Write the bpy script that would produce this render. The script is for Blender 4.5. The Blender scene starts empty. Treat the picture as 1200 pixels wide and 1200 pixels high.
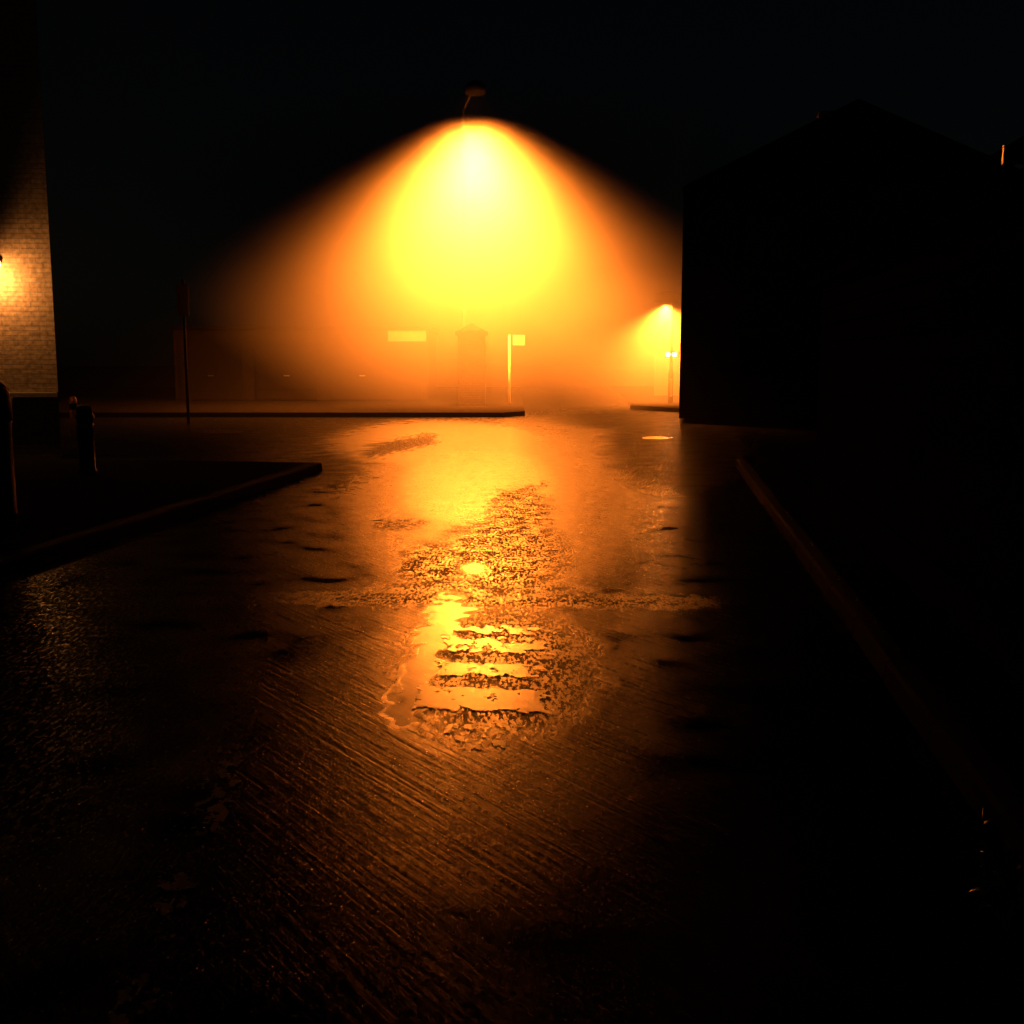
import bpy, bmesh, math, random
from mathutils import Vector, Matrix, noise
random.seed(7)
MIST = .26
R = math.radians
scene = bpy.context.scene
C = scene.collection

# ------------------------------------------------------------------ camera
F = 1287.0; H = 1.6
TH = math.atan(180.0 / F)
cam_d = bpy.data.cameras.new('camera')
cam_d.sensor_width = 36; cam_d.lens = 36 * F / 1200
cam_d.clip_start = 0.05; cam_d.clip_end = 600
cam = bpy.data.objects.new('camera', cam_d); C.objects.link(cam)
cam.location = (0, 0, H); cam.rotation_euler = (math.pi / 2 - TH, 0, 0)
scene.camera = cam

def ray(px, py):
    x = (px - 600) / F; y = (600 - py) / F
    return Vector((x, math.cos(TH) + y * math.sin(TH), -math.sin(TH) + y * math.cos(TH)))
def G(px, py, z=0.0):                       # where a sight line meets the ground
    d = ray(px, py); t = (z - H) / d.z
    return Vector((d.x * t, d.y * t, z))
def P(px, py, Y):                           # the point of a sight line at distance Y
    d = ray(px, py); t = Y / d.y
    return Vector((d.x * t, Y, H + d.z * t))
def to_px(x, y, z=0.0):
    dz = z - H
    depth = y * math.cos(TH) - dz * math.sin(TH)
    up = y * math.sin(TH) + dz * math.cos(TH)
    if depth < 0.05: return (9999, 9999)
    return (600 + F * x / depth, 600 - F * up / depth)
rd = ray(775, 420); PHI = math.atan2(rd.x, rd.y)
U = Vector((math.sin(PHI), math.cos(PHI), 0)); V = Vector((math.cos(PHI), -math.sin(PHI), 0))
def rw(u, v, z=0.0): return U * u + V * v + Vector((0, 0, z))
ROADROT = -PHI

# ------------------------------------------------------------------ helpers
def obj(name, bm, mat, parent=None, smooth=False, bev=0):
    me = bpy.data.meshes.new(name)
    if bev: bmesh.ops.bevel(bm, geom=[e for e in bm.edges], offset=bev, segments=2, affect='EDGES', profile=.6)
    bmesh.ops.recalc_face_normals(bm, faces=bm.faces)
    bm.to_mesh(me); bm.free()
    o = bpy.data.objects.new(name, me); C.objects.link(o)
    for m in (mat if isinstance(mat, list) else [mat]): me.materials.append(m)
    if smooth:
        for p in me.polygons: p.use_smooth = True
    if parent: o.parent = parent
    return o
def tag(o, label=None, cat=None, group=None, kind=None):
    if label: o['label'] = label
    if cat: o['category'] = cat
    if group: o['group'] = group
    if kind: o['kind'] = kind
    return o
def thing(name, loc, rz, label, cat, group=None):
    o = bpy.data.objects.new(name, None); C.objects.link(o)
    o.location = loc; o.rotation_euler = (0, 0, rz); o.empty_display_size = .2
    return tag(o, label, cat, group)
def box(bm, x0, x1, y0, y1, z0, z1):
    m = Matrix.Translation(((x0 + x1) / 2, (y0 + y1) / 2, (z0 + z1) / 2)) @ Matrix.Diagonal((abs(x1 - x0), abs(y1 - y0), abs(z1 - z0), 1))
    return bmesh.ops.create_cube(bm, size=1, matrix=m)['verts']
def lathe(bm, prof, n=24, cx=0, cy=0):
    rings = []
    for r, z in prof:
        rings.append([bm.verts.new((cx + r * math.cos(2 * math.pi * k / n), cy + r * math.sin(2 * math.pi * k / n), z)) for k in range(n)])
    for a, b in zip(rings, rings[1:]):
        for k in range(n): bm.faces.new((a[k], a[(k + 1) % n], b[(k + 1) % n], b[k]))
    bm.faces.new(rings[0][::-1]); bm.faces.new(rings[-1])
def tube(bm, pts, r, n=12):
    pts = [Vector(p) for p in pts]; rings = []
    rr = r if isinstance(r, (list, tuple)) else [r] * len(pts)
    for i, p in enumerate(pts):
        t = (pts[min(i + 1, len(pts) - 1)] - pts[max(i - 1, 0)]).normalized()
        a = t.cross(Vector((0, 0, 1)))
        if a.length < .05: a = t.cross(Vector((0, 1, 0)))
        a.normalize(); b = t.cross(a)
        rings.append([bm.verts.new(p + (a * math.cos(2 * math.pi * k / n) + b * math.sin(2 * math.pi * k / n)) * rr[i]) for k in range(n)])
    for a, b in zip(rings, rings[1:]):
        for k in range(n): bm.faces.new((a[k], a[(k + 1) % n], b[(k + 1) % n], b[k]))
    bm.faces.new(rings[0]); bm.faces.new(rings[-1][::-1])
def prism(bm, pts, z0, z1):
    a = [bm.verts.new((p[0], p[1], z0)) for p in pts]; b = [bm.verts.new((p[0], p[1], z1)) for p in pts]
    n = len(pts)
    for k in range(n): bm.faces.new((a[k], a[(k + 1) % n], b[(k + 1) % n], b[k]))
    bm.faces.new(a[::-1]); bm.faces.new(b)
def BM(): return bmesh.new()

# ------------------------------------------------------------------ materials
def newmat(name):
    m = bpy.data.materials.new(name); m.use_nodes = True
    nt = m.node_tree; b = nt.nodes['Principled BSDF']
    return m, nt, b
def N(nt, t, **kw):
    n = nt.nodes.new(t)
    for k, v in kw.items():
        if hasattr(n, k): setattr(n, k, v)
        else: n.inputs[k].default_value = v
    return n
def L(nt, a, b): nt.links.new(a, b)
def mth(nt, op, a, b=None, c=None, clamp=False):
    n = nt.nodes.new('ShaderNodeMath'); n.operation = op; n.use_clamp = clamp
    for i, v in enumerate((a, b, c)):
        if v is None: continue
        if isinstance(v, (int, float)): n.inputs[i].default_value = v
        else: nt.links.new(v, n.inputs[i])
    return n.outputs[0]
def simple(name, col, rough=.6, metal=0, bump=.0, scale=20, vary=.3, spec=.25):
    m, nt, b = newmat(name); b.inputs['Specular IOR Level'].default_value = spec
    tc = N(nt, 'ShaderNodeTexCoord'); no = N(nt, 'ShaderNodeTexNoise'); no.inputs['Scale'].default_value = scale; no.inputs['Detail'].default_value = 6
    L(nt, tc.outputs['Object'], no.inputs['Vector'])
    mx = N(nt, 'ShaderNodeMix', data_type='RGBA')
    mx.inputs[6].default_value = (*[c * (1 - vary) for c in col], 1); mx.inputs[7].default_value = (*[min(1, c * (1 + vary)) for c in col], 1)
    L(nt, no.outputs['Fac'], mx.inputs[0]); L(nt, mx.outputs[2], b.inputs['Base Color'])
    b.inputs['Roughness'].default_value = rough; b.inputs['Metallic'].default_value = metal
    if bump:
        bp = N(nt, 'ShaderNodeBump'); bp.inputs['Strength'].default_value = 1; bp.inputs['Distance'].default_value = bump
        L(nt, no.outputs['Fac'], bp.inputs['Height']); L(nt, bp.outputs[0], b.inputs['Normal'])
    return m
def brick_mat(name, c1, c2, mortar, rough=.8):
    m, nt, b = newmat(name)
    tc = N(nt, 'ShaderNodeTexCoord'); sp = N(nt, 'ShaderNodeSeparateXYZ'); cb = N(nt, 'ShaderNodeCombineXYZ')
    L(nt, tc.outputs['Object'], sp.inputs[0])
    L(nt, mth(nt, 'ADD', sp.outputs[0], sp.outputs[1]), cb.inputs[0]); L(nt, sp.outputs[2], cb.inputs[1])
    br = N(nt, 'ShaderNodeTexBrick'); br.inputs['Scale'].default_value = 1
    br.inputs['Brick Width'].default_value = .225; br.inputs['Row Height'].default_value = .075; br.inputs['Mortar Size'].default_value = .009
    br.inputs['Color1'].default_value = (*c1, 1); br.inputs['Color2'].default_value = (*c2, 1); br.inputs['Mortar'].default_value = (*mortar, 1)
    L(nt, cb.outputs[0], br.inputs['Vector'])
    no = N(nt, 'ShaderNodeTexNoise'); no.inputs['Scale'].default_value = 14; no.inputs['Detail'].default_value = 8
    L(nt, tc.outputs['Object'], no.inputs['Vector'])
    mx = N(nt, 'ShaderNodeMix', data_type='RGBA', blend_type='MULTIPLY'); mx.inputs[0].default_value = .7
    L(nt, br.outputs['Color'], mx.inputs[6])
    rp = N(nt, 'ShaderNodeValToRGB'); rp.color_ramp.elements[0].position = .35; rp.color_ramp.elements[0].color = (.35, .35, .35, 1); rp.color_ramp.elements[1].position = .65
    L(nt, no.outputs['Fac'], rp.inputs[0]); L(nt, rp.outputs[0], mx.inputs[7]); L(nt, mx.outputs[2], b.inputs['Base Color'])
    b.inputs['Roughness'].default_value = rough
    h = mth(nt, 'ADD', mth(nt, 'MULTIPLY', br.outputs['Fac'], -.7), mth(nt, 'MULTIPLY', no.outputs['Fac'], .6))
    bp = N(nt, 'ShaderNodeBump'); bp.inputs['Distance'].default_value = .012; L(nt, h, bp.inputs['Height']); L(nt, bp.outputs[0], b.inputs['Normal'])
    return m
def emit(name, col, s):
    m, nt, b = newmat(name)
    b.inputs['Base Color'].default_value = (.8, .7, .5, 1)
    b.inputs['Emission Color'].default_value = (*col, 1); b.inputs['Emission Strength'].default_value = s
    return m
SOD = (1.0, .20, .017)
M = dict(
    metal=simple('painted_metal', (.02, .022, .022), .7, .0, spec=.05),
    galv=simple('galvanised_steel', (.3, .3, .29), .4, .9),
    black=simple('black_paint', (.008, .008, .008), .6, spec=.04),
    pale=simple('pale_paint', (.75, .72, .66), .5),
    white=simple('white_paint', (.8, .8, .78), .4),
    render=simple('rendered_wall', (.55, .5, .42), .85, bump=.004, scale=30),
    brick=brick_mat('brown_brick', (.30, .17, .10), (.20, .115, .07), (.34, .30, .25)),
    lbrick=brick_mat('buff_brick', (.62, .48, .34), (.48, .36, .24), (.40, .36, .30)),
    stone=simple('stone', (.30, .28, .25), .55, bump=.004, scale=25),
    dbrick=brick_mat('dark_brick', (.045, .03, .022), (.03, .02, .016), (.06, .055, .05), .9),  # brick tone darkened so house and pillar stay black against the glow
    slate=simple('slate', (.012, .0122, .013), .8, bump=.006, scale=12, spec=.0),
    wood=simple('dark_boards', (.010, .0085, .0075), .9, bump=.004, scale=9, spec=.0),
    glass=simple('dark_glass', (.01, .012, .014), .06),
    leaf=simple('leaf', (.09, .18, .04), .35, vary=.5),
    bark=simple('bark', (.05, .035, .025), .9, bump=.02),
)
# ------------------------------------------------------------------ wet road surface
def film_mats():
    m, nt, b = newmat('wet_road_surface')
    tc = N(nt, 'ShaderNodeTexCoord')
    A = lambda n: N(nt, 'ShaderNodeAttribute', attribute_name=n).outputs['Fac']
    film, speck, matte = A('film'), A('speck'), A('matte')
    def noise_at(rot, sc, scale, detail=4, rough=.55):
        mp0 = N(nt, 'ShaderNodeMapping'); mp0.inputs['Rotation'].default_value = (0, 0, rot)
        mp1 = N(nt, 'ShaderNodeMapping'); mp1.inputs['Scale'].default_value = sc
        L(nt, tc.outputs['Object'], mp0.inputs[0]); L(nt, mp0.outputs[0], mp1.inputs[0])
        n = N(nt, 'ShaderNodeTexNoise'); n.inputs['Scale'].default_value = scale; n.inputs['Detail'].default_value = detail; n.inputs['Roughness'].default_value = rough
        L(nt, mp1.outputs[0], n.inputs['Vector']); return n.outputs['Fac']
    streak = noise_at(R(-37), (38, 1.4, 1), 1.0, 5, .6)      # brushed lines across the concrete
    grain = noise_at(0, (1, .3, 1), 50, 4, .65); patchy = noise_at(0, (1, .6, 1), 7, 3, .6)
    fine = noise_at(0, (1, 1, 1), 150, 2, .5)
    swell = noise_at(0, (1, 1, 1), 1.3, 3, .5)
    def ramp(v, a, c):
        r = N(nt, 'ShaderNodeMapRange'); r.inputs['From Min'].default_value = a; r.inputs['From Max'].default_value = c
        L(nt, v, r.inputs['Value']); return r.outputs[0]
    stones = mth(nt, 'MULTIPLY', ramp(mth(nt, 'ADD', grain, mth(nt, 'MULTIPLY', mth(nt, 'SUBTRACT', patchy, .5), .45)), .475, .52), speck)
    matte = mth(nt, 'MULTIPLY', matte, ramp(grain, .40, .50))
    notfilm = mth(nt, 'SUBTRACT', 1.0, film, clamp=True)
    h = mth(nt, 'MULTIPLY', mth(nt, 'MULTIPLY', streak, mth(nt, 'SUBTRACT', 1.0, mth(nt, 'MULTIPLY', film, .90))), .0036)
    h = mth(nt, 'ADD', h, mth(nt, 'MULTIPLY', stones, .0015))
    h = mth(nt, 'ADD', h, mth(nt, 'MULTIPLY', mth(nt, 'MULTIPLY', fine, notfilm), .0004))
    h = mth(nt, 'ADD', h, mth(nt, 'MULTIPLY', mth(nt, 'MULTIPLY', grain, notfilm), .0009))
    h = mth(nt, 'ADD', h, mth(nt, 'MULTIPLY', swell, .0035))
    bp = N(nt, 'ShaderNodeBump'); bp.inputs['Strength'].default_value = 1; bp.inputs['Distance'].default_value = 1.0
    L(nt, h, bp.inputs['Height']); L(nt, bp.outputs[0], b.inputs['Normal'])
    dots = ramp(noise_at(0, (1, .5, 1), 75, 1, .5), .67, .70)
    wetvar = ramp(streak, .35, .65)
    r = mth(nt, 'ADD', mth(nt, 'SUBTRACT', mth(nt, 'ADD', .10, mth(nt, 'MULTIPLY', ramp(film, .12, .45), .15)), mth(nt, 'MULTIPLY', ramp(film, .92, 1.0), .14)), mth(nt, 'MULTIPLY', notfilm, .08))
    r = mth(nt, 'ADD', r, mth(nt, 'MULTIPLY', mth(nt, 'MULTIPLY', wetvar, notfilm), .06))
    r = mth(nt, 'ADD', r, mth(nt, 'MULTIPLY', stones, .4))
    r = mth(nt, 'ADD', r, mth(nt, 'MULTIPLY', matte, .5), clamp=True)
    r = mth(nt, 'MULTIPLY', r, mth(nt, 'SUBTRACT', 1.0, mth(nt, 'MULTIPLY', dots, .6)))
    L(nt, r, b.inputs['Roughness'])
    spec = mth(nt, 'MULTIPLY', mth(nt, 'SUBTRACT', 1.0, mth(nt, 'MULTIPLY', stones, .96)), mth(nt, 'SUBTRACT', 1.0, mth(nt, 'MULTIPLY', matte, .9)))
    lo = mth(nt, 'ADD', .0, mth(nt, 'MULTIPLY', film, .78))
    L(nt, mth(nt, 'ADD', mth(nt, 'MULTIPLY', spec, lo), mth(nt, 'MULTIPLY', dots, .5)), b.inputs['Specular IOR Level'])
    L(nt, mth(nt, 'MULTIPLY', mth(nt, 'MULTIPLY', spec, film), .9), b.inputs['Coat Weight']); b.inputs['Coat Roughness'].default_value = .24; L(nt, bp.outputs[0], b.inputs['Coat Normal'])
    mx = N(nt, 'ShaderNodeMix', data_type='RGBA'); mx.inputs[6].default_value = (.005, .0067, .0064, 1); mx.inputs[7].default_value = (.013, .0125, .012, 1)
    L(nt, grain, mx.inputs[0]); L(nt, mx.outputs[2], b.inputs['Base Color'])
    return m
M['road'] = film_mats()

def seg_d(px, py, ax, ay, bx, by):
    vx, vy = bx - ax, by - ay
    t = max(0, min(1, ((px - ax) * vx + (py - ay) * vy) / (vx * vx + vy * vy)))
    return math.hypot(px - ax - t * vx, (py - ay - t * vy)), t
def sm(a, b, x):
    t = max(0, min(1, (x - a) / (b - a))); return t * t * (3 - 2 * t)
def blob(px, py, cx, cy, rx, ry):
    return 1 - sm(.6, 1.15, math.hypot((px - cx) / rx, (py - cy) / ry))
def fields(x, y):
    px, py = to_px(x, y)
    n = noise.noise(Vector((x * 3, y * 3, 0))) ; n2 = noise.noise(Vector((x * 14, y * 9, 3)))
    qx = px + 14 * n2 + 12 * n; qy = py + 5 * n2
    film = max(0, .02 + .04 * n); film = max(film, .06 * blob(qx, qy, 520, 900, 230, 190)); 
    speck = .12
    matte = 0.0
    film = max(film, .9 * blob(qx, qy, 560, 570, 110, 62))
    film = max(film, .75 * blob(qx, qy, 520, 520, 130, 30))
    film = max(film, .55 * (1 - sm(.3, 1.2, math.hypot((qx - 575) / 165, (qy - 590) / 125)))); film = max(film, .5 * (1 - sm(.3, 1.25, math.hypot((qx - 545) / 112, (qy - 790) / 100))))  # film shaped to hold the lamp's reflection to this zone
    s = max(blob(qx, qy, 590, 650, 85, 52), blob(qx, qy, 610, 600, 42, 34), blob(qx, qy, 505, 662, 40, 30), blob(qx, qy, 560, 690, 130, 12) * .9)
    speck = max(speck, s); film = max(film, .8 * s)
    pud = blob(px + 3 * n2, py + 2 * n, 555, 666, 19, 8.5); speck *= 1 - pud; film = max(film, .98 * pud)
    # joint across the slab
    jy = 703 + (px - 555) * .012
    j = (1 - sm(1.0, 3.4, abs(qy - jy + 2 * n2))) * (1 - sm(180, 300, abs(px - 590)))
    n3 = noise.noise(Vector((x * 22, y * 12, 9)))
    matte = max(matte, j * (.95 if n3 > -.02 else .0)); speck = max(speck, .8 * (1 - sm(5, 12, abs(qy - jy))) * (1 - sm(150, 290, abs(px - 590)))); film = max(film, .7 * (1 - sm(4, 10, abs(qy - jy))) * (1 - sm(180, 300, abs(px - 585))))
    # smooth worn strip beside the ladder of bars
    d, t = seg_d(qx, qy, 528, 712, 470, 835)
    st = 1 - sm(15, 26, d); film = max(film, .96 * st); speck *= 1 - st
    # rough ground between the bars and below
    lad = blob(qx, qy, 590, 790, 120, 85) * (1 - st)
    speck = max(speck, .9 * lad); film = max(film, .6 * lad)
    # dark mended patches, then matte zones added to dull lamp reflections
    d, t = seg_d(qx, qy, 432, 529, 505, 514); matte = max(matte, 1 - sm(4, 10, d))
    matte = max(matte, .5 * blob(qx + 30 * n, qy + 14 * n2, 385, 550, 50, 26))
    matte = max(matte, .7 * blob(qx, qy, 468, 615, 32, 8) * (1 if n2 > -.05 else .2))
    matte = max(matte, .75 * blob(qx, qy, 740, 492, 120, 12))
    matte = max(matte, .7 * blob(qx, qy, 790, 520, 90, 60))  # matte zone added to keep the smaller lamp's reflection off the road
    matte = max(matte, .85 * blob(qx, qy, 30, 780, 260, 260))  # dull area added to suppress the wall lamp's streak on the road
    # broken dark line climbing right
    d, t = seg_d(qx, qy, 590, 585, 640, 567); matte = max(matte, (1 - sm(2, 5, d)) * (1 if n2 > 0 else .1))
    return max(0, min(1, film)), max(0, min(1, speck)), max(0, min(1, matte))

def grid_sheet(name, xs, ys, zf, mat, with_fields=True):
    vs = [(x, y, zf(x, y)) for y in ys for x in xs]
    nx = len(xs)
    fs = [(j * nx + i, j * nx + i + 1, (j + 1) * nx + i + 1, (j + 1) * nx + i) for j in range(len(ys) - 1) for i in range(nx - 1)]
    me = bpy.data.meshes.new(name); me.from_pydata(vs, [], fs); me.update()
    if with_fields:
        fl = [fields(v[0], v[1]) for v in vs]
        for k, an in enumerate(('film', 'speck', 'matte')):
            a = me.attributes.new(an, 'FLOAT', 'POINT'); a.data.foreach_set('value', [f[k] for f in fl])
    for p in me.polygons: p.use_smooth = True
    me.materials.append(mat)
    o = bpy.data.objects.new(name, me); C.objects.link(o); return o
def frange(a, b, s):
    n = max(1, int(round((b - a) / s))); return [a + (b - a) * k / n for k in range(n + 1)]
xs = frange(-60, -10, 5)[:-1] + frange(-10, -2.4, .2)[:-1] + frange(-2.4, 1.6, .016)[:-1] + frange(1.6, 8, .2)[:-1] + frange(8, 60, 5)
ys = frange(-12, 1.5, .8)[:-1] + frange(1.5, 8, .03)[:-1] + frange(8, 16, .06)[:-1] + frange(16, 32, .2)[:-1] + frange(32, 60, 1) 
road = grid_sheet('road', xs, ys, lambda x, y: 0.0, M['road']); tag(road, kind='structure')
bm = BM(); 
for a in [(-250, -250, 250, 250)]:
    bm.faces.new([bm.verts.new((x, y, -.03)) for x, y in ((-250, -250), (250, -250), (250, 250), (-250, 250))])
tag(obj('ground', bm, simple('wet_ground', (.04, .038, .034), .7, scale=2)), kind='structure')

# paint and water lying on the road
def eroded(name, inside, z, cell, mat, thr=0.0, nsc=18, region=None):
    x0, x1, y0, y1 = region; bm = BM(); cache = {}
    nx = int((x1 - x0) / cell); ny = int((y1 - y0) / cell)
    def vt(i, j):
        if (i, j) not in cache: cache[(i, j)] = bm.verts.new((x0 + i * cell, y0 + j * cell, z))
        return cache[(i, j)]
    for j in range(ny):
        for i in range(nx):
            x = x0 + (i + .5) * cell; y = y0 + (j + .5) * cell
            px, py = to_px(x, y)
            n = noise.noise(Vector((x * nsc, y * nsc * .6, 1))) + .5 * noise.noise(Vector((x * nsc * 3, y * nsc * 2, 2)))
            s = inside(px + 9 * noise.noise(Vector((x * 9, y * 9, 5))), py + 4 * noise.noise(Vector((x * 11, y * 8, 8))))
            if s > 0 and n + s > thr: bm.faces.new((vt(i, j), vt(i + 1, j), vt(i + 1, j + 1), vt(i, j + 1)))
    return obj(name, bm, mat)
mm, nt, b = newmat('wet_worn_paint')
tc = N(nt, 'ShaderNodeTexCoord'); n1 = N(nt, 'ShaderNodeTexNoise'); n1.inputs['Scale'].default_value = 60; n1.inputs['Detail'].default_value = 4
mp = N(nt, 'ShaderNodeMapping'); mp.inputs['Scale'].default_value = (1, .5, 1); L(nt, tc.outputs['Object'], mp.inputs[0]); L(nt, mp.outputs[0], n1.inputs['Vector'])
bp = N(nt, 'ShaderNodeBump'); bp.inputs['Distance'].default_value = .0022; L(nt, n1.outputs['Fac'], bp.inputs['Height']); L(nt, bp.outputs[0], b.inputs['Normal'])
b.inputs['Base Color'].default_value = (.45, .43, .38, 1); b.inputs['Roughness'].default_value = .22; b.inputs['Coat Weight'].default_value = .9; b.inputs['Coat Roughness'].default_value = .15
M['paint'] = mm
bars = [(575, 738, 45, 8, 650, 747), ]
def in_bars(px, py):
    sk = (px - 560) * .035
    y = py - sk; s = -1
    for (xa, xb, ya, yb, w) in ((532, 648, 734, 742, .5), (520, 655, 748, 764, .55), (512, 648, 777, 793, .6), (484, 652, 806, 834, .8), (524, 590, 850, 880, .15)):
        e = min((px - xa) / 12, (xb - px) / 30, (y - ya) / 3, (yb - y) / 3)
        if e > 0: s = max(s, min(1, e) * w)
    return s
g0, g1 = G(440, 900), G(700, 715)
tag(eroded('road_marking', in_bars, .004, .0065, M['paint'], thr=.30, nsc=16, region=(-.95, .55, g0.y, g1.y)), kind='structure')
def in_dash(px, py):
    s = -1
    for (ax, ay, bx, by, w) in ((272, 895, 243, 965, 22), (212, 1030, 190, 1085, 20), (165, 1160, 130, 1235, 24)):
        d, t = seg_d(px, py, ax, ay, bx, by)
        if d < w: s = max(s, (1 - d / w) * .5)
    return s
M['oldpaint'] = simple('nearly_gone_paint', (.10, .095, .085), .5, scale=60, vary=.5, spec=.1)
tag(eroded('road_marking', in_dash, .004, .008, M['oldpaint'], thr=.42, nsc=26, region=(-1.7, -.6, 2.2, 4.6)), kind='structure')

mw, nt, b = newmat('still_water')
b.inputs['Base Color'].default_value = (.012, .011, .01, 1); b.inputs['Roughness'].default_value = .10; b.inputs['IOR'].default_value = 1.33
b.inputs['Specular IOR Level'].default_value = .6
tc = N(nt, 'ShaderNodeTexCoord'); n1 = N(nt, 'ShaderNodeTexNoise'); n1.inputs['Scale'].default_value = 6
L(nt, tc.outputs['Object'], n1.inputs['Vector']); bp = N(nt, 'ShaderNodeBump'); bp.inputs['Distance'].default_value = .004
L(nt, n1.outputs['Fac'], bp.inputs['Height']); L(nt, bp.outputs[0], b.inputs['Normal'])
def puddle(px, py, rx, ry, z=.004, wob=.12):
    bm = BM(); ps = []
    for k in range(64):
        a = 2 * math.pi * k / 64; w = 1 + wob * noise.noise(Vector((math.cos(a) * 1.6 + px, math.sin(a) * 1.6, 0))) + wob * .4 * noise.noise(Vector((math.cos(a) * 6 + px, math.sin(a) * 6, 0)))
        g = G(px + rx * w * math.cos(a), py + ry * w * math.sin(a), z); ps.append(bm.verts.new(g))
    bm.faces.new(ps[::-1])
    o = obj('puddle', bm, mw); tag(o, kind='structure'); return o
puddle(258, 506, 26, 2.2)
puddle(770, 513, 17, 1.6)
puddle(775, 474, 24, 3.0, wob=.5)

# ------------------------------------------------------------------ pavements and kerbs (right side runs along the lane)
def strip(name, prof, u0, u1, step, mat, du=.0):
    # prof: (v, z) outline swept along the lane with slight unevenness
    bm = BM(); us = frange(u0, u1, step); rows = []
    for u in us:
        w = .012 * noise.noise(Vector((u * .9, 0, 0)))
        rows.append([bm.verts.new(rw(u, v + w, z + .004 * noise.noise(Vector((u * 2.1, v * 3, 1))))) for v, z in prof])
    for a, b_ in zip(rows, rows[1:]):
        for k in range(len(prof) - 1): bm.faces.new((a[k], a[k + 1], b_[k + 1], b_[k]))
    bm.faces.new(rows[0]); bm.faces.new(rows[-1][::-1])
    return obj(name, bm, mat)
pav_m = simple('wet_paving', (.011, .0105, .010), .7, bump=.006, scale=45, spec=.0)
kerb_m = simple('wet_kerb_stone', (.007, .0068, .0065), .8, bump=.006, scale=60, spec=.01)
for k in range(19):                                     # kerb stones 0.91 m long
    u0 = -1 + k * .93
    strip('kerb', [(1.13, .0), (1.135, .10), (1.155, .118), (1.25, .122), (1.25, -.02)], u0, u0 + .915, .1, kerb_m).update_tag()
for o in [o for o in C.objects if o.name.startswith('kerb')]: tag(o, kind='structure')
tag(strip('pavement', [(1.254, .0), (1.254, .118), (1.64, .128), (1.70, .128), (1.70, 0)], -1, 17, .25, pav_m), kind='structure')
# left pavement
tag(strip('pavement', [(-14, .0), (-14, .125), (-4.95, .118), (-4.95, 0)], -2, 15.2, .4, pav_m), kind='structure')
tag(strip('kerb', [(-4.946, .0), (-4.946, .122), (-4.82, .118), (-4.80, .10), (-4.795, 0)], -2, 15.2, .3, kerb_m), kind='structure')
# far pavement beyond the junction: its kerb crosses the picture
kz = G(480, 489).y
def slab(name, pts, z1, mat):
    bm = BM(); prism(bm, pts, -.02, z1); return tag(obj(name, bm, mat), kind='structure')
far_w = film_mats()
fx0, fx1 = G(-600, 492).x, G(590, 489).x
slab('kerb', [(fx0, kz), (fx1, kz), (fx1 + .6, kz + .9), (fx1 + .6, kz + 1.03), (fx1 - .05, kz + .14), (fx0, kz + .14)], .13, kerb_m)
slab('pavement', [(fx0, kz + .144), (fx1 - .06, kz + .144), (fx1 + .594, kz + 1.04), (fx1 + .594, 58), (fx0, 58)], .12, pav_m)
gk = G(700, 474)
slab('pavement', [(gk.x + .9, 35), (12, 22.2), (20, 22.2), (20, 60), (gk.x + 2.2, 60)], .12, pav_m)
slab('kerb', [(gk.x + .75, 34.9), (11.95, 22.05), (12.0, 22.19), (gk.x + .89, 35), ], .13, kerb_m)

# ------------------------------------------------------------------ street lamp (main)
def spot(name, loc, energy, size, blend, radius, target=(0, 0, -1), parent=None, col=SOD):
    d = bpy.data.lights.new(name, 'SPOT'); d.energy = energy; d.spot_size = R(size); d.spot_blend = blend
    d.shadow_soft_size = radius; d.color = col
    o = bpy.data.objects.new(name, d); C.objects.link(o); o.location = loc
    o.rotation_euler = Vector(target).to_track_quat('-Z', 'Y').to_euler()
    if parent: o.parent = parent
    return o
def street_lamp(base, height, reach, rz, label, energy, size, blend, radius, glow, r=.085, wide=0, tilt=(0, 0, -1)):
    t = thing('street_lamp', base, rz, label, 'street lamp', 'sodium street lamps')
    bm = BM(); lathe(bm, [(r * 1.7, 0), (r * 1.7, 1.1), (r * 1.55, 1.16), (r, 1.22), (r * .75, height - .35), (r * .6, height + .05)], 20)
    obj('column', bm, M['metal'], t, True)
    bm = BM(); box(bm, -r * .8, r * .8, -r * 1.74, -r * 1.66, .35, .95); obj('access_door', bm, M['galv'], t)
    bm = BM(); pts = [(reach * (1 - math.cos(a)) if 0 else reach * s, 0, height + .12 * math.sin(s * math.pi / 2)) for s, a in ((k / 8, 0) for k in range(9))]
    tube(bm, pts, .035); obj('arm', bm, M['metal'], t, True)
    bm = BM(); lathe(bm, [(.20, .075), (.27, .07), (.295, -.12), (.305, -.12), (.305, .03), (.24, .15), (.12, .21), (.05, .24)], 28, reach + .1, 0)
    for v in bm.verts: v.co.z += height; v.co.x = reach + .1 + (v.co.x - reach - .1) * 1.35
    hood = obj('lamp_hood', bm, simple('hood_black', (.006, .006, .006), .9, spec=.0), t, True)
    bm = BM(); lathe(bm, [(.08, .02), (.20, .03), (.24, .05), (.245, .068)], 28, reach + .1, 0)
    for v in bm.verts: v.co.z += height; v.co.x = reach + .1 + (v.co.x - reach - .1) * 1.3
    g = obj('lamp_glass', bm, emit('sodium_glass', SOD, glow), t, True)
    spot('lamp_light', (reach + .1, 0, height - .12 - radius), energy, size, blend, radius, target=tilt, parent=t)
    if wide: spot('lamp_light', (reach + .1, 0, height - .12 - radius), wide, 178, .05, radius, parent=t)
    return t
LY = 34.0
LYB = 37.0; lp = P(557, 104, LY); bp_ = P(545, 476, LYB)
ldx, ldy = lp.x - bp_.x, LY - LYB
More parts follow.
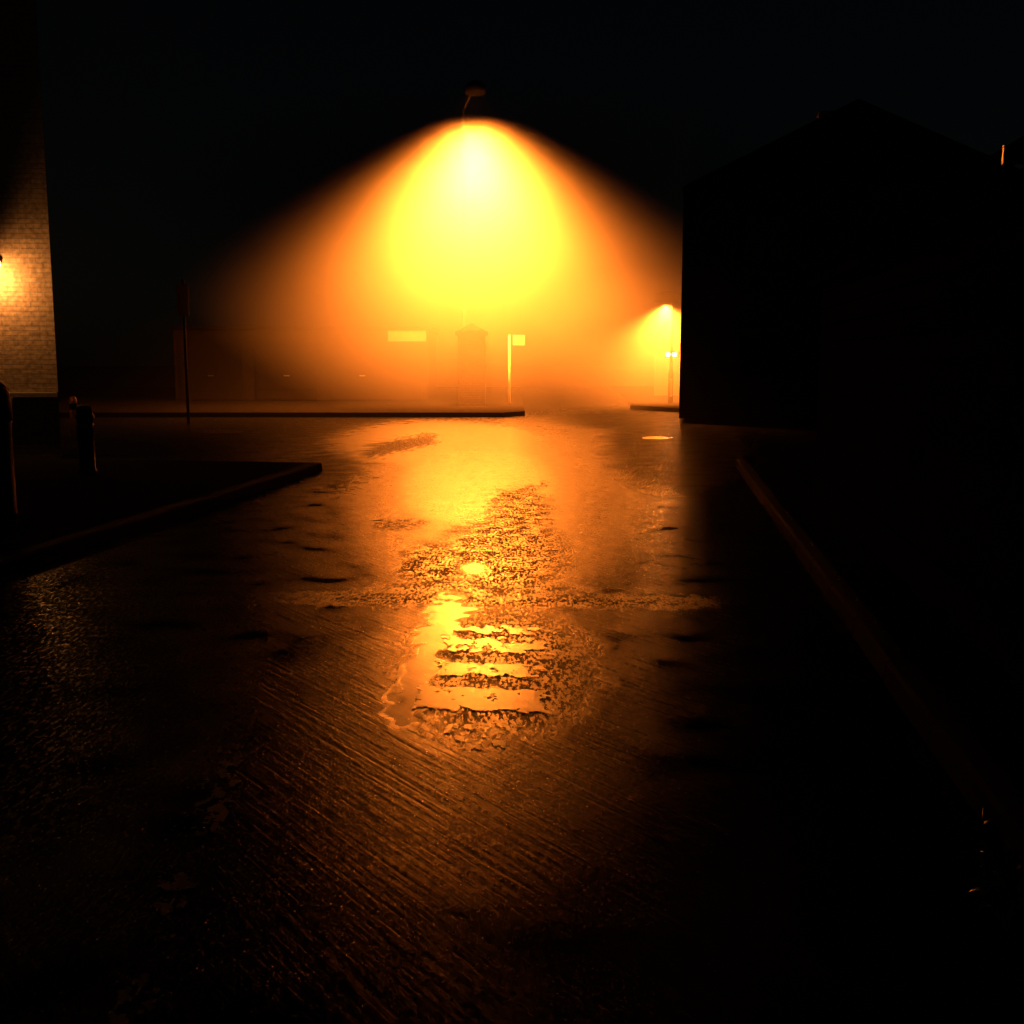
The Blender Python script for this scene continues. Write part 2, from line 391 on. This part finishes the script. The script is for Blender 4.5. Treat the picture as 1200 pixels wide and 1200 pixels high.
street_lamp((bp_.x, LYB, .12), lp.z - .12, math.hypot(ldx, ldy) - .1, math.atan2(ldy, ldx), 'tall street lamp glowing orange in the fog beyond the junction', 172000, 122, 1.0, 1.05, 1.5, wide=0, tilt=(.0, .0, -1))

# ------------------------------------------------------------------ left brick building with its lamp
wy = 17.5
c0 = P(66, 420, wy)
t = thing('brick_building', (c0.x, wy, 0), R(6), 'brick building at the left edge lit by a wall lamp', 'building')
W, HB = 9.0, 8.2
bm = BM(); prism(bm, [(-W, 0), (0, 0), (-3.1, 7), (-W, 7)], 1.075, HB); obj('wall', bm, M['lbrick'], t)
bm = BM(); prism(bm, [(-W, .02), (-.01, .02), (-3.1, 7), (-W, 7)], 0.0, .98); obj('plinth', bm, M['brick'], t)
bm = BM(); prism(bm, [(-W - .02, -.10), (.02, -.10), (-3.07, 7.02), (-W - .02, 7.02)], .985, 1.07); obj('ledge', bm, M['stone'], t, bev=.012)
bm = BM()
a = [bm.verts.new(p) for p in ((-W - .3, -.35, HB + .004), (.2, -.35, HB + .004), (-3.0, 7.35, HB + .004), (-W - .3, 7.35, HB + .004))]
c = [bm.verts.new(p) for p in ((-W - .3, 3.5, HB + 2.6), (-1.4, 3.5, HB + 2.6))]
bm.faces.new(a[::-1]); bm.faces.new((a[0], a[1], c[1], c[0])); bm.faces.new((a[2], a[3], c[0], c[1])); bm.faces.new((a[1], a[2], c[1])); bm.faces.new((a[3], a[0], c[0]))
obj('roof', bm, M['slate'], t)
for zx in (-4.2, -7.0):
    bm = BM()
    for q in ((-.5, .5, 0, .08), (-.5, .5, 1.32, 1.4), (-.5, -.42, .08, 1.32), (.42, .5, .08, 1.32), (-.04, .04, .08, 1.32)):
        box(bm, zx + q[0], zx + q[1], -.03, .03, 4.8 + q[2], 4.8 + q[3])
    w = obj('window', bm, M['white'], t)
    bm = BM(); box(bm, zx - .42, zx + .42, -.006, .01, 4.88, 6.12); obj('pane', bm, M['glass'], w)
    bm = BM(); box(bm, zx - .58, zx + .58, -.09, -.001, 4.72, 4.796); obj('sill', bm, M['stone'], w)

def wall_lamp(loc, rz, label, energy, glow, size=.1, drop=.0, spot_size=175, blend=.3, radius=.08, grp=None, col=SOD):
    t = thing('wall_lamp', loc, rz, label, 'wall lamp', grp)
    bm = BM(); lathe(bm, [(.06, 0), (.06, .02), (.045, .03)], 16)
    for v in bm.verts: v.co = Vector((v.co.x, -v.co.z, v.co.y))
    obj('wall_plate', bm, M['black'], t, True)
    bm = BM(); tube(bm, [(0, -.02, 0), (0, -.12, .05), (0, -.22, .09), (0, -.30, .06)], .014); obj('bracket', bm, M['black'], t, True)
    bm = BM(); lathe(bm, [(size * 1.25, 0), (size * 1.2, .02), (size * .5, .09), (.02, .12)], 20, 0, -.30)
    for v in bm.verts: v.co.z -= .04
    obj('hood', bm, M['black'], t, True)
    bm = BM(); lathe(bm, [(size * .35, -.2), (size * .75, -.18), (size, -.10), (size * .9, -.045)], 20, 0, -.30)
    obj('lamp_glass', bm, emit('lamp_glass', col, glow), t, True)
    return t
# lamp fixed to the brick front just at the picture's edge
q = P(2, 316, wy)
q.y = wy + (q.x - c0.x) * math.sin(R(6)) / math.cos(R(6))
wl = wall_lamp((q.x, q.y - .0, q.z + .15), R(6), 'orange wall lamp on the brick building at the left edge', 120, 25, size=.12, col=(1, .36, .08))
d = bpy.data.lights.new('lamp_light', 'POINT'); d.energy = 48; d.color = (1, .36, .08); d.shadow_soft_size = .1
o = bpy.data.objects.new('lamp_light', d); C.objects.link(o); o.location = (0, -.30, -.34); o.parent = wl

# ------------------------------------------------------------------ bollards, posts, signs on the left
t = thing('bollard', G(103, 556, .12), 0, 'short dark bollard on the left pavement in front of the building corner', 'bollard')
bm = BM(); lathe(bm, [(.12, 0), (.12, .06), (.10, .08), (.10, .70), (.115, .72), (.115, .76), (.10, .78), (.10, .84), (.085, .88), (.0001, .90)], 24); obj('post', bm, M['black'], t, True)
bm = BM(); lathe(bm, [(.1012, .60), (.1012, .66)], 24); obj('band', bm, simple('dull_band', (.06, .055, .05), .5), t, True)
g = G(-8, 606, .12)
t = thing('litter_bin', g, 0, 'black domed litter bin cut off by the left picture edge', 'litter bin')
bm = BM(); lathe(bm, [(.20, 0), (.22, .03), (.21, .06), (.21, .88), (.22, .90)], 32); obj('drum', bm, M['black'], t, True)
bm = BM(); lathe(bm, [(.225, .903), (.225, 1.12), (.20, 1.20), (.15, 1.255), (.08, 1.285), (.001, 1.29)], 32); h = obj('dome_lid', bm, M['black'], t, True)
bm = BM(); box(bm, -.12, .12, -.235, -.215, .95, 1.08); obj('slot', bm, simple('slot_dark', (.005, .005, .005), .8), h)
g = P(86, 478, 20.2)
t = thing('marker_post', (g.x, 20.2, .12), 0, 'slim pale post standing just right of the brick building', 'post')
bm = BM(); lathe(bm, [(.07, 0), (.07, .72), (.05, .78), (.001, .80)], 16); obj('shaft', bm, M['pale'], t, True)
bm = BM(); lathe(bm, [(.0715, .55), (.0715, .66)], 16); obj('band', bm, M['metal'], t, True)
g = P(215, 352, 27)
t = thing('sign_post', (g.x, 27, 0), 0, 'thin road sign post with narrow plate in the dark left of the glow', 'sign post')
bm = BM(); tube(bm, [(0, 0, 0), (0, 0, g.z + .5)], .035); obj('pole', bm, M['metal'], t, True)
bm = BM(); box(bm, -.14, .14, -.065, -.045, g.z - .38, g.z + .38); obj('plate', bm, simple('weathered_plate', (.10, .10, .09), .7), t, bev=.006)

# ------------------------------------------------------------------ far buildings in the fog
GY = 39.5
x1 = P(500, 400, GY).x; zt = P(478, 386, GY).z
t = thing('garage_block', (x1, GY, .12), 0, 'low dark garage block left of the lamp with a lit pale strip under its roof', 'garage')
bm = BM(); box(bm, -9, 0, 0, 5, 0, zt - .14); obj('wall', bm, simple('dark_render', (.018, .015, .013), .9, bump=.004), t)
bm = BM(); box(bm, -9.1, .12, -.12, 5.1, zt - .136, zt); obj('roof', bm, M['slate'], t, bev=.01)
zs = P(478, 400, GY).z; xa = P(455, 395, GY).x - x1
bm = BM(); box(bm, xa, -.02, -.05, -.004, zs - .12, zt - .16); obj('fascia_panel', bm, simple('weathered_panel', (.34, .33, .30), .7, scale=6, vary=.4), t)
for k in range(3):
    xx = -1.2 - k * 2.7
    bm = BM(); box(bm, xx - 2.2, xx, -.03, -.003, .02, 1.85)
    for z in (.4, .8, 1.2, 1.55): box(bm, xx - 2.15, xx - .05, -.05, -.031, z, z + .03)
    dd = obj('garage_door', bm, simple('door_paint', (.016, .013, .012), .6), t)
    bm = BM(); box(bm, xx - 1.2, xx - 1.0, -.08, -.052, .85, .89); obj('handle', bm, M['galv'], dd)
# brick gate pillar with the dark shape under the lamp
g = P(551, 470, 33.5)
t = thing('gate_pillar', (P(553, 460, 35).x, 35.2, .12), 0, 'dark brick pillar with a stone cap directly below the glowing street lamp', 'pillar')
bm = BM(); box(bm, -.42, .42, -.42, .42, 0, 2.2); obj('shaft', bm, M['dbrick'], t)
bm = BM(); box(bm, -.5, .5, -.5, .5, 2.204, 2.32)
v = [bm.verts.new(p) for p in ((-.46, -.46, 2.323), (.46, -.46, 2.323), (.46, .46, 2.323), (-.46, .46, 2.323), (0, 0, 2.6))]
for a_, b_ in ((0, 1), (1, 2), (2, 3), (3, 0)): bm.faces.new((v[a_], v[b_], v[4]))
bm.faces.new((v[3], v[2], v[1], v[0]))
obj('cap', bm, M['slate'], t)
# notice on a post
g = P(597, 440, 37); z0 = P(600, 409, 37).z; z1 = P(600, 397, 37).z; xa = P(601, 402, 37).x - g.x; xb = P(615, 402, 37).x - g.x
t = thing('notice_post', (g.x, 37, .12), 0, 'pale square notice on a light post right of the glowing lamp', 'sign')
bm = BM(); tube(bm, [(0, 0, 0), (0, 0, z1)], .045); obj('pole', bm, M['pale'], t, True)
bm = BM(); box(bm, xa, xb, -.07, -.05, z0, z1); obj('plate', bm, simple('weathered_notice', (.5, .48, .42), .7, scale=9, vary=.3), t, bev=.004)
# house on the right, corner at the edge of the glow
hc = P(797, 420, 27.5)
t = thing('dark_house', (hc.x, hc.y, 0.12), R(-9.6), 'tall unlit house whose corner cuts off the glow on the right', 'house')
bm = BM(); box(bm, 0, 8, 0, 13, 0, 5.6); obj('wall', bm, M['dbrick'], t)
bm = BM()
a = [bm.verts.new(p) for p in ((-.04, -.06, 5.604), (8.1, -.06, 5.604), (8.1, 13.1, 5.604), (-.04, 13.1, 5.604))]
c = [bm.verts.new(p) for p in ((4, -.06, 7.5), (4, 13.1, 7.5))]
bm.faces.new(a[::-1]); bm.faces.new((a[0], a[1], c[0])); bm.faces.new((a[1], a[2], c[1], c[0])); bm.faces.new((a[2], a[3], c[1])); bm.faces.new((a[3], a[0], c[0], c[1]))
rf = obj('roof', bm, M['slate'], t)
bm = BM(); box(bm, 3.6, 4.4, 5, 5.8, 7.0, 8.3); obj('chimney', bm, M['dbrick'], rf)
for xx, z in ((1.4, 1.0), (5.2, 1.0), (1.4, 3.7), (5.2, 3.7)):
    bm = BM()
    for q in ((0, 1.2, 0, .08), (0, 1.2, 1.22, 1.3), (0, .08, .08, 1.22), (1.12, 1.2, .08, 1.22), (.56, .64, .08, 1.22)):
        box(bm, xx + q[0], xx + q[1], -.04, -.002, z + q[2], z + q[3])
    w = obj('window', bm, M['metal'], t)
    bm = BM(); box(bm, xx + .08, xx + 1.12, -.02, -.004, z + .08, z + 1.22); obj('pane', bm, M['glass'], w)
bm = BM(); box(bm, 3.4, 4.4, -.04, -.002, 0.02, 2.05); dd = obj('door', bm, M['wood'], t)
bm = BM(); box(bm, 4.22, 4.27, -.09, -.042, .95, 1.08); obj('handle', bm, M['galv'], dd)
# second lamp on the side wall of that house
l2 = P(775, 350, 36.5)
t2 = street_lamp((P(787, 400, 36.5).x, 36.5, 0.0), l2.z, -(P(787, 400, 36.5).x - l2.x) + .05, 0, 'smaller orange street lamp close to the dark house corner on the right', 14000, 150, 1, .1, 5, r=.05)
# pale garden wall end and bright bulkhead light past the house corner
a0 = P(768, 440, 44.5); a1 = P(800, 440, 44.5)
t = thing('boundary_wall', (a0.x, 44.5, 0), 0, 'pale rendered wall end seen beside the dark house corner', 'wall')
zt = P(780, 412, 44.5).z
bm = BM(); box(bm, 0, a1.x - a0.x + 1.5, 0, .25, 0, zt); obj('wall', bm, M['render'], t)
bm = BM(); box(bm, -.04, a1.x - a0.x + 1.54, -.04, .29, zt + .003, zt + .08); obj('coping', bm, M['stone'], t)
b0 = P(786, 415.5, 39.0)
t = thing('bulkhead_light', (b0.x, 39.0, b0.z), 0, 'tiny bright white bulkhead light low beside the dark house corner', 'light')
bm = BM(); box(bm, -.2, .42, .0, .05, -.11, .11); obj('back_plate', bm, M['black'], t, bev=.008)
for s in (-.09, .12):
    bm = BM(); box(bm, s - .075, s + .075, -.05, -.002, -.05, .05); obj('lamp_glass', bm, emit('white_glass', (1, .75, .4), 60), t, bev=.012)

# ------------------------------------------------------------------ boarded outbuilding along the right
uc = 12.1; v0 = 1.66; top = 2.34
t = thing('boarded_outbuilding', rw(uc, v0, .12), ROADROT, 'long dark outbuilding of horizontal boards beside the right pavement', 'outbuilding')
Ls = uc + 3
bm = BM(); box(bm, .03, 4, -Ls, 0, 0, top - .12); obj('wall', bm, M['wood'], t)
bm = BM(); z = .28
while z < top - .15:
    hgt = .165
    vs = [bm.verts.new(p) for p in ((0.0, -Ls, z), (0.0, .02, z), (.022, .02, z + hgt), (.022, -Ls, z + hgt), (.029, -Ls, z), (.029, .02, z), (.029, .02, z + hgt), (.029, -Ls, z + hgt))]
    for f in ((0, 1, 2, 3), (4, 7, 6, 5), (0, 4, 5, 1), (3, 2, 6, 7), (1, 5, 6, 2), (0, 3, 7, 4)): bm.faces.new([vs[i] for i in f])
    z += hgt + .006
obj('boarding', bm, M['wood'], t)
bm = BM(); box(bm, -.02, .028, -Ls, .03, 0, .27); obj('plinth', bm, M['slate'], t)
bm = BM(); prism(bm, [(-.10, -Ls), (4.2, -Ls), (4.2, .15), (-.10, .15)], top - .115, top - .03); obj('roof', bm, M['slate'], t)
bm = BM()
n = 10; pts = []
for k in range(n + 1):
    a = math.pi * k / n; pts.append((-.17 - .06 * math.cos(a), -.06 * math.sin(a)))
for k in range(n, -1, -1):
    a = math.pi * k / n; pts.append((-.17 - .052 * math.cos(a), -.052 * math.sin(a)))
A_ = [bm.verts.new((p[0], -Ls, top + .03 + p[1])) for p in pts]; B_ = [bm.verts.new((p[0], .15, top + .03 + p[1])) for p in pts]
for k in range(len(pts)): bm.faces.new((A_[k], A_[(k + 1) % len(pts)], B_[(k + 1) % len(pts)], B_[k]))
bm.faces.new(A_); bm.faces.new(B_[::-1])
gu = obj('gutter', bm, simple('wet_gutter', (.010, .010, .010), .9, .0, spec=.0), t)
for k in range(7):
    yy = -.65 - k * 1.6
    bm = BM(); box(bm, -.235, -.09, yy - .012, yy + .012, top - .045, top - .034); box(bm, -.243, -.235, yy - .012, yy + .012, top - .045, top + .035); obj('bracket', bm, M['galv'] if k == 4 else M['slate'], gu)  # only one bracket is shiny, to place a single glint on the gutter

# ------------------------------------------------------------------ weeds and moss in the right gutter
def leaf_face(bm, base, ang, ln, wd, lift, bend):
    d = Vector((math.cos(ang), math.sin(ang), 0)); s = Vector((-d.y, d.x, 0)); L_, R_ = [], []
    n = 7
    for k in range(n + 1):
        t = k / n; c = base + d * ln * t * (1 - .15 * t) + Vector((0, 0, lift * math.sin(t * 1.9) - bend * t * t))
        w = wd * math.sin(math.pi * min(1, t * .9 + .08)) * (1 + .18 * math.sin(t * 18))
        L_.append(bm.verts.new(c + s * w + Vector((0, 0, .004)))); R_.append(bm.verts.new(c - s * w + Vector((0, 0, .004))))
    mid = [bm.verts.new((a.co + b.co) / 2 - Vector((0, 0, wd * .3))) for a, b in zip(L_, R_)]
    for k in range(n):
        bm.faces.new((L_[k], L_[k + 1], mid[k + 1], mid[k])); bm.faces.new((mid[k], mid[k + 1], R_[k + 1], R_[k]))
def weed(u, v, n, ln, label, sd):
    random.seed(sd); p = rw(u, v)
    t = thing('weed', p, 0, label, 'plant', 'weeds along the right kerb')
    bm = BM()
    for k in range(n): leaf_face(bm, Vector((random.uniform(-.02, .02), random.uniform(-.02, .02), .005)), random.uniform(0, 6.28), ln * random.uniform(.6, 1.1), ln * .13, ln * random.uniform(.25, .7), ln * random.uniform(.1, .4))
    obj('leaves', bm, M['leaf'], t, True)
    bm = BM()
    for k in range(3):
        a = random.uniform(0, 6.28); tube(bm, [(0, 0, 0), (.02 * math.cos(a), .02 * math.sin(a), ln * .5), (.06 * math.cos(a), .06 * math.sin(a), ln * .9)], [.003, .0025, .001], 6)
    obj('stem', bm, M['leaf'], t, True)
def guv(px, py):
    g = G(px, py); return g.dot(U), g.dot(V)
u, v = guv(1185, 1075); weed(u, v, 22, .16, 'larger green weed growing in the gutter at the lower right edge', 3)
u, v = guv(1172, 1025); weed(u, v, 15, .11, 'small leafy weed just beyond the larger weed in the right gutter', 4)
u, v = guv(1150, 975); weed(u, v, 11, .07, 'tiny flat weed farthest along the right gutter', 5)
bm = BM(); random.seed(9)
for k in range(2600):
    u = random.uniform(1.6, 7.5); w = noise.noise(Vector((u * 1.3, 0, 0)))
    v = 1.07 + .05 * w + random.gauss(0, .022)
    if noise.noise(Vector((u * 2.2, v * 8, 3))) < -.1: continue
    p = rw(u, min(v, 1.125), random.uniform(.002, .012)); r = random.uniform(.004, .010); a = random.uniform(0, 6.28)
    vs = [bm.verts.new(p + Vector((r * math.cos(a + q * 2.09), r * math.sin(a + q * 2.09), random.uniform(0, .006)))) for q in range(3)]
    bm.faces.new(vs)
tag(obj('moss', bm, simple('moss', (.05, .08, .03), .8)), kind='stuff')
# scattered wet grit that catches the light
bm = BM(); random.seed(21)
for k in range(420):
    px = random.gauss(560, 190); py = random.uniform(600, 1150)
    g = G(px, py, .002)
    if abs(px - 560) < 60 and py < 850: continue
    if g.dot(V) > 1.1: continue
    s = random.uniform(.0015, .004)
    bmesh.ops.create_icosphere(bm, subdivisions=1, radius=s, matrix=Matrix.Translation(g) @ Matrix.Diagonal((1, 1, .6, 1)))
for k in range(170):                                    # glossy beads added to make glints along outbuilding foot and kerb edge
    u = random.uniform(3.2, 7.5) if k < 110 else random.uniform(5, 12)
    vv, zz_ = (1.625 + random.gauss(0, .006), .131) if k < 110 else (1.225 + random.gauss(0, .006), .124)
    if noise.noise(Vector((u * 1.7, vv * 2, 4))) < 0: continue
    s = random.uniform(.003, .0075)
    bmesh.ops.create_icosphere(bm, subdivisions=2, radius=s, matrix=Matrix.Translation(rw(u, vv, zz_)) @ Matrix.Diagonal((1, 1, .7, 1)))
tag(obj('grit_glints', bm, simple('wet_grit_glints', (.3, .28, .25), .08, spec=.8)), kind='stuff')

# ------------------------------------------------------------------ haze
bm = BM(); box(bm, -70, 70, -15, 75, -1.2, 16)
hz = obj('haze', bm, None) if 0 else None
m = bpy.data.materials.new('fog'); m.use_nodes = True; nt = m.node_tree; nt.nodes.clear()
out = nt.nodes.new('ShaderNodeOutputMaterial'); pv = nt.nodes.new('ShaderNodeVolumePrincipled')
pv.inputs['Color'].default_value = (.55, .57, .55, 1); pv.inputs['Density'].default_value = .002; pv.inputs['Anisotropy'].default_value = .25
nt.links.new(pv.outputs[0], out.inputs['Volume'])
hz = obj('haze', bm, m); tag(hz, kind='stuff')
m.cycles.volume_sampling = 'MULTIPLE_IMPORTANCE' if hasattr(m, 'cycles') else None

# extra fog volume added to shape the lamp's glow, thinning outwards
MC = Vector((lp.x + .5, LY, 6.6)); MR = Vector((10.8, 7.4, 7.4))
bm = BM(); bmesh.ops.create_icosphere(bm, subdivisions=3, radius=1.0)
mist_m = bpy.data.materials.new('glow_fog'); mist_m.use_nodes = True; nt = mist_m.node_tree; nt.nodes.clear()
out = nt.nodes.new('ShaderNodeOutputMaterial'); pv = nt.nodes.new('ShaderNodeVolumePrincipled')
pv.inputs['Color'].default_value = (.9, .9, .87, 1); pv.inputs['Anisotropy'].default_value = .3
tc = nt.nodes.new('ShaderNodeTexCoord'); ln = nt.nodes.new('ShaderNodeVectorMath'); ln.operation = 'LENGTH'
sx = nt.nodes.new('ShaderNodeSeparateXYZ'); cx = nt.nodes.new('ShaderNodeCombineXYZ')
nt.links.new(tc.outputs['Object'], sx.inputs[0]); nt.links.new(sx.outputs[0], cx.inputs[0]); nt.links.new(sx.outputs[1], cx.inputs[1])
zz = mth(nt, 'ADD', sx.outputs[2], mth(nt, 'MULTIPLY', mth(nt, 'MAXIMUM', sx.outputs[2], 0.0), 1.5))
nt.links.new(zz, cx.inputs[2]); nt.links.new(cx.outputs[0], ln.inputs[0])
f = mth(nt, 'SUBTRACT', 1.0, ln.outputs['Value'], clamp=True)
nz = nt.nodes.new('ShaderNodeTexNoise'); nz.inputs['Scale'].default_value = 2.2; nz.inputs['Detail'].default_value = 2
nt.links.new(tc.outputs['Object'], nz.inputs['Vector'])
f = mth(nt, 'MULTIPLY', mth(nt, 'POWER', f, 1.05), MIST)
f = mth(nt, 'MULTIPLY', f, mth(nt, 'ADD', .6, mth(nt, 'MULTIPLY', nz.outputs['Fac'], .8)))
nt.links.new(f, pv.inputs['Density']); nt.links.new(pv.outputs[0], out.inputs['Volume'])
ms = obj('glow_fog', bm, mist_m); ms.location = MC; ms.scale = MR; tag(ms, kind='stuff')
ms2 = ms.copy(); C.objects.link(ms2); ms2.location = (l2.x, 36.5, l2.z - .6); ms2.scale = (4.4, 4.4, 4.4)  # second fog copy, added to give the smaller lamp a glow

# ------------------------------------------------------------------ night sky
w = bpy.data.worlds.new('World'); scene.world = w; w.use_nodes = True; nt = w.node_tree
sky = nt.nodes.new('ShaderNodeTexSky'); sky.sky_type = 'NISHITA'; sky.sun_disc = False
sky.sun_elevation = R(12); sky.sun_rotation = R(200)
nt.links.new(sky.outputs[0], nt.nodes['Background'].inputs[0]); nt.nodes['Background'].inputs[1].default_value = .0003
sd = bpy.data.lights.new('moon', 'SUN'); sd.energy = .0008; sd.angle = R(.5); sd.color = (.9, .95, 1)
so = bpy.data.objects.new('moon', sd); C.objects.link(so)
a = R(200); so.rotation_euler = Vector((-math.sin(a) * math.cos(R(12)), -math.cos(a) * math.cos(R(12)), -math.sin(R(12)))).to_track_quat('-Z', 'Y').to_euler()

scene.view_settings.view_transform = 'Standard'; scene.view_settings.look = 'None'
scene.view_settings.exposure = 0; scene.view_settings.gamma = 1
scene.cycles.volume_bounces = 0
scene.cycles.sample_clamp_indirect = 0
scene.cycles.max_bounces = 5
scene.cycles.volume_step_rate = 2.0
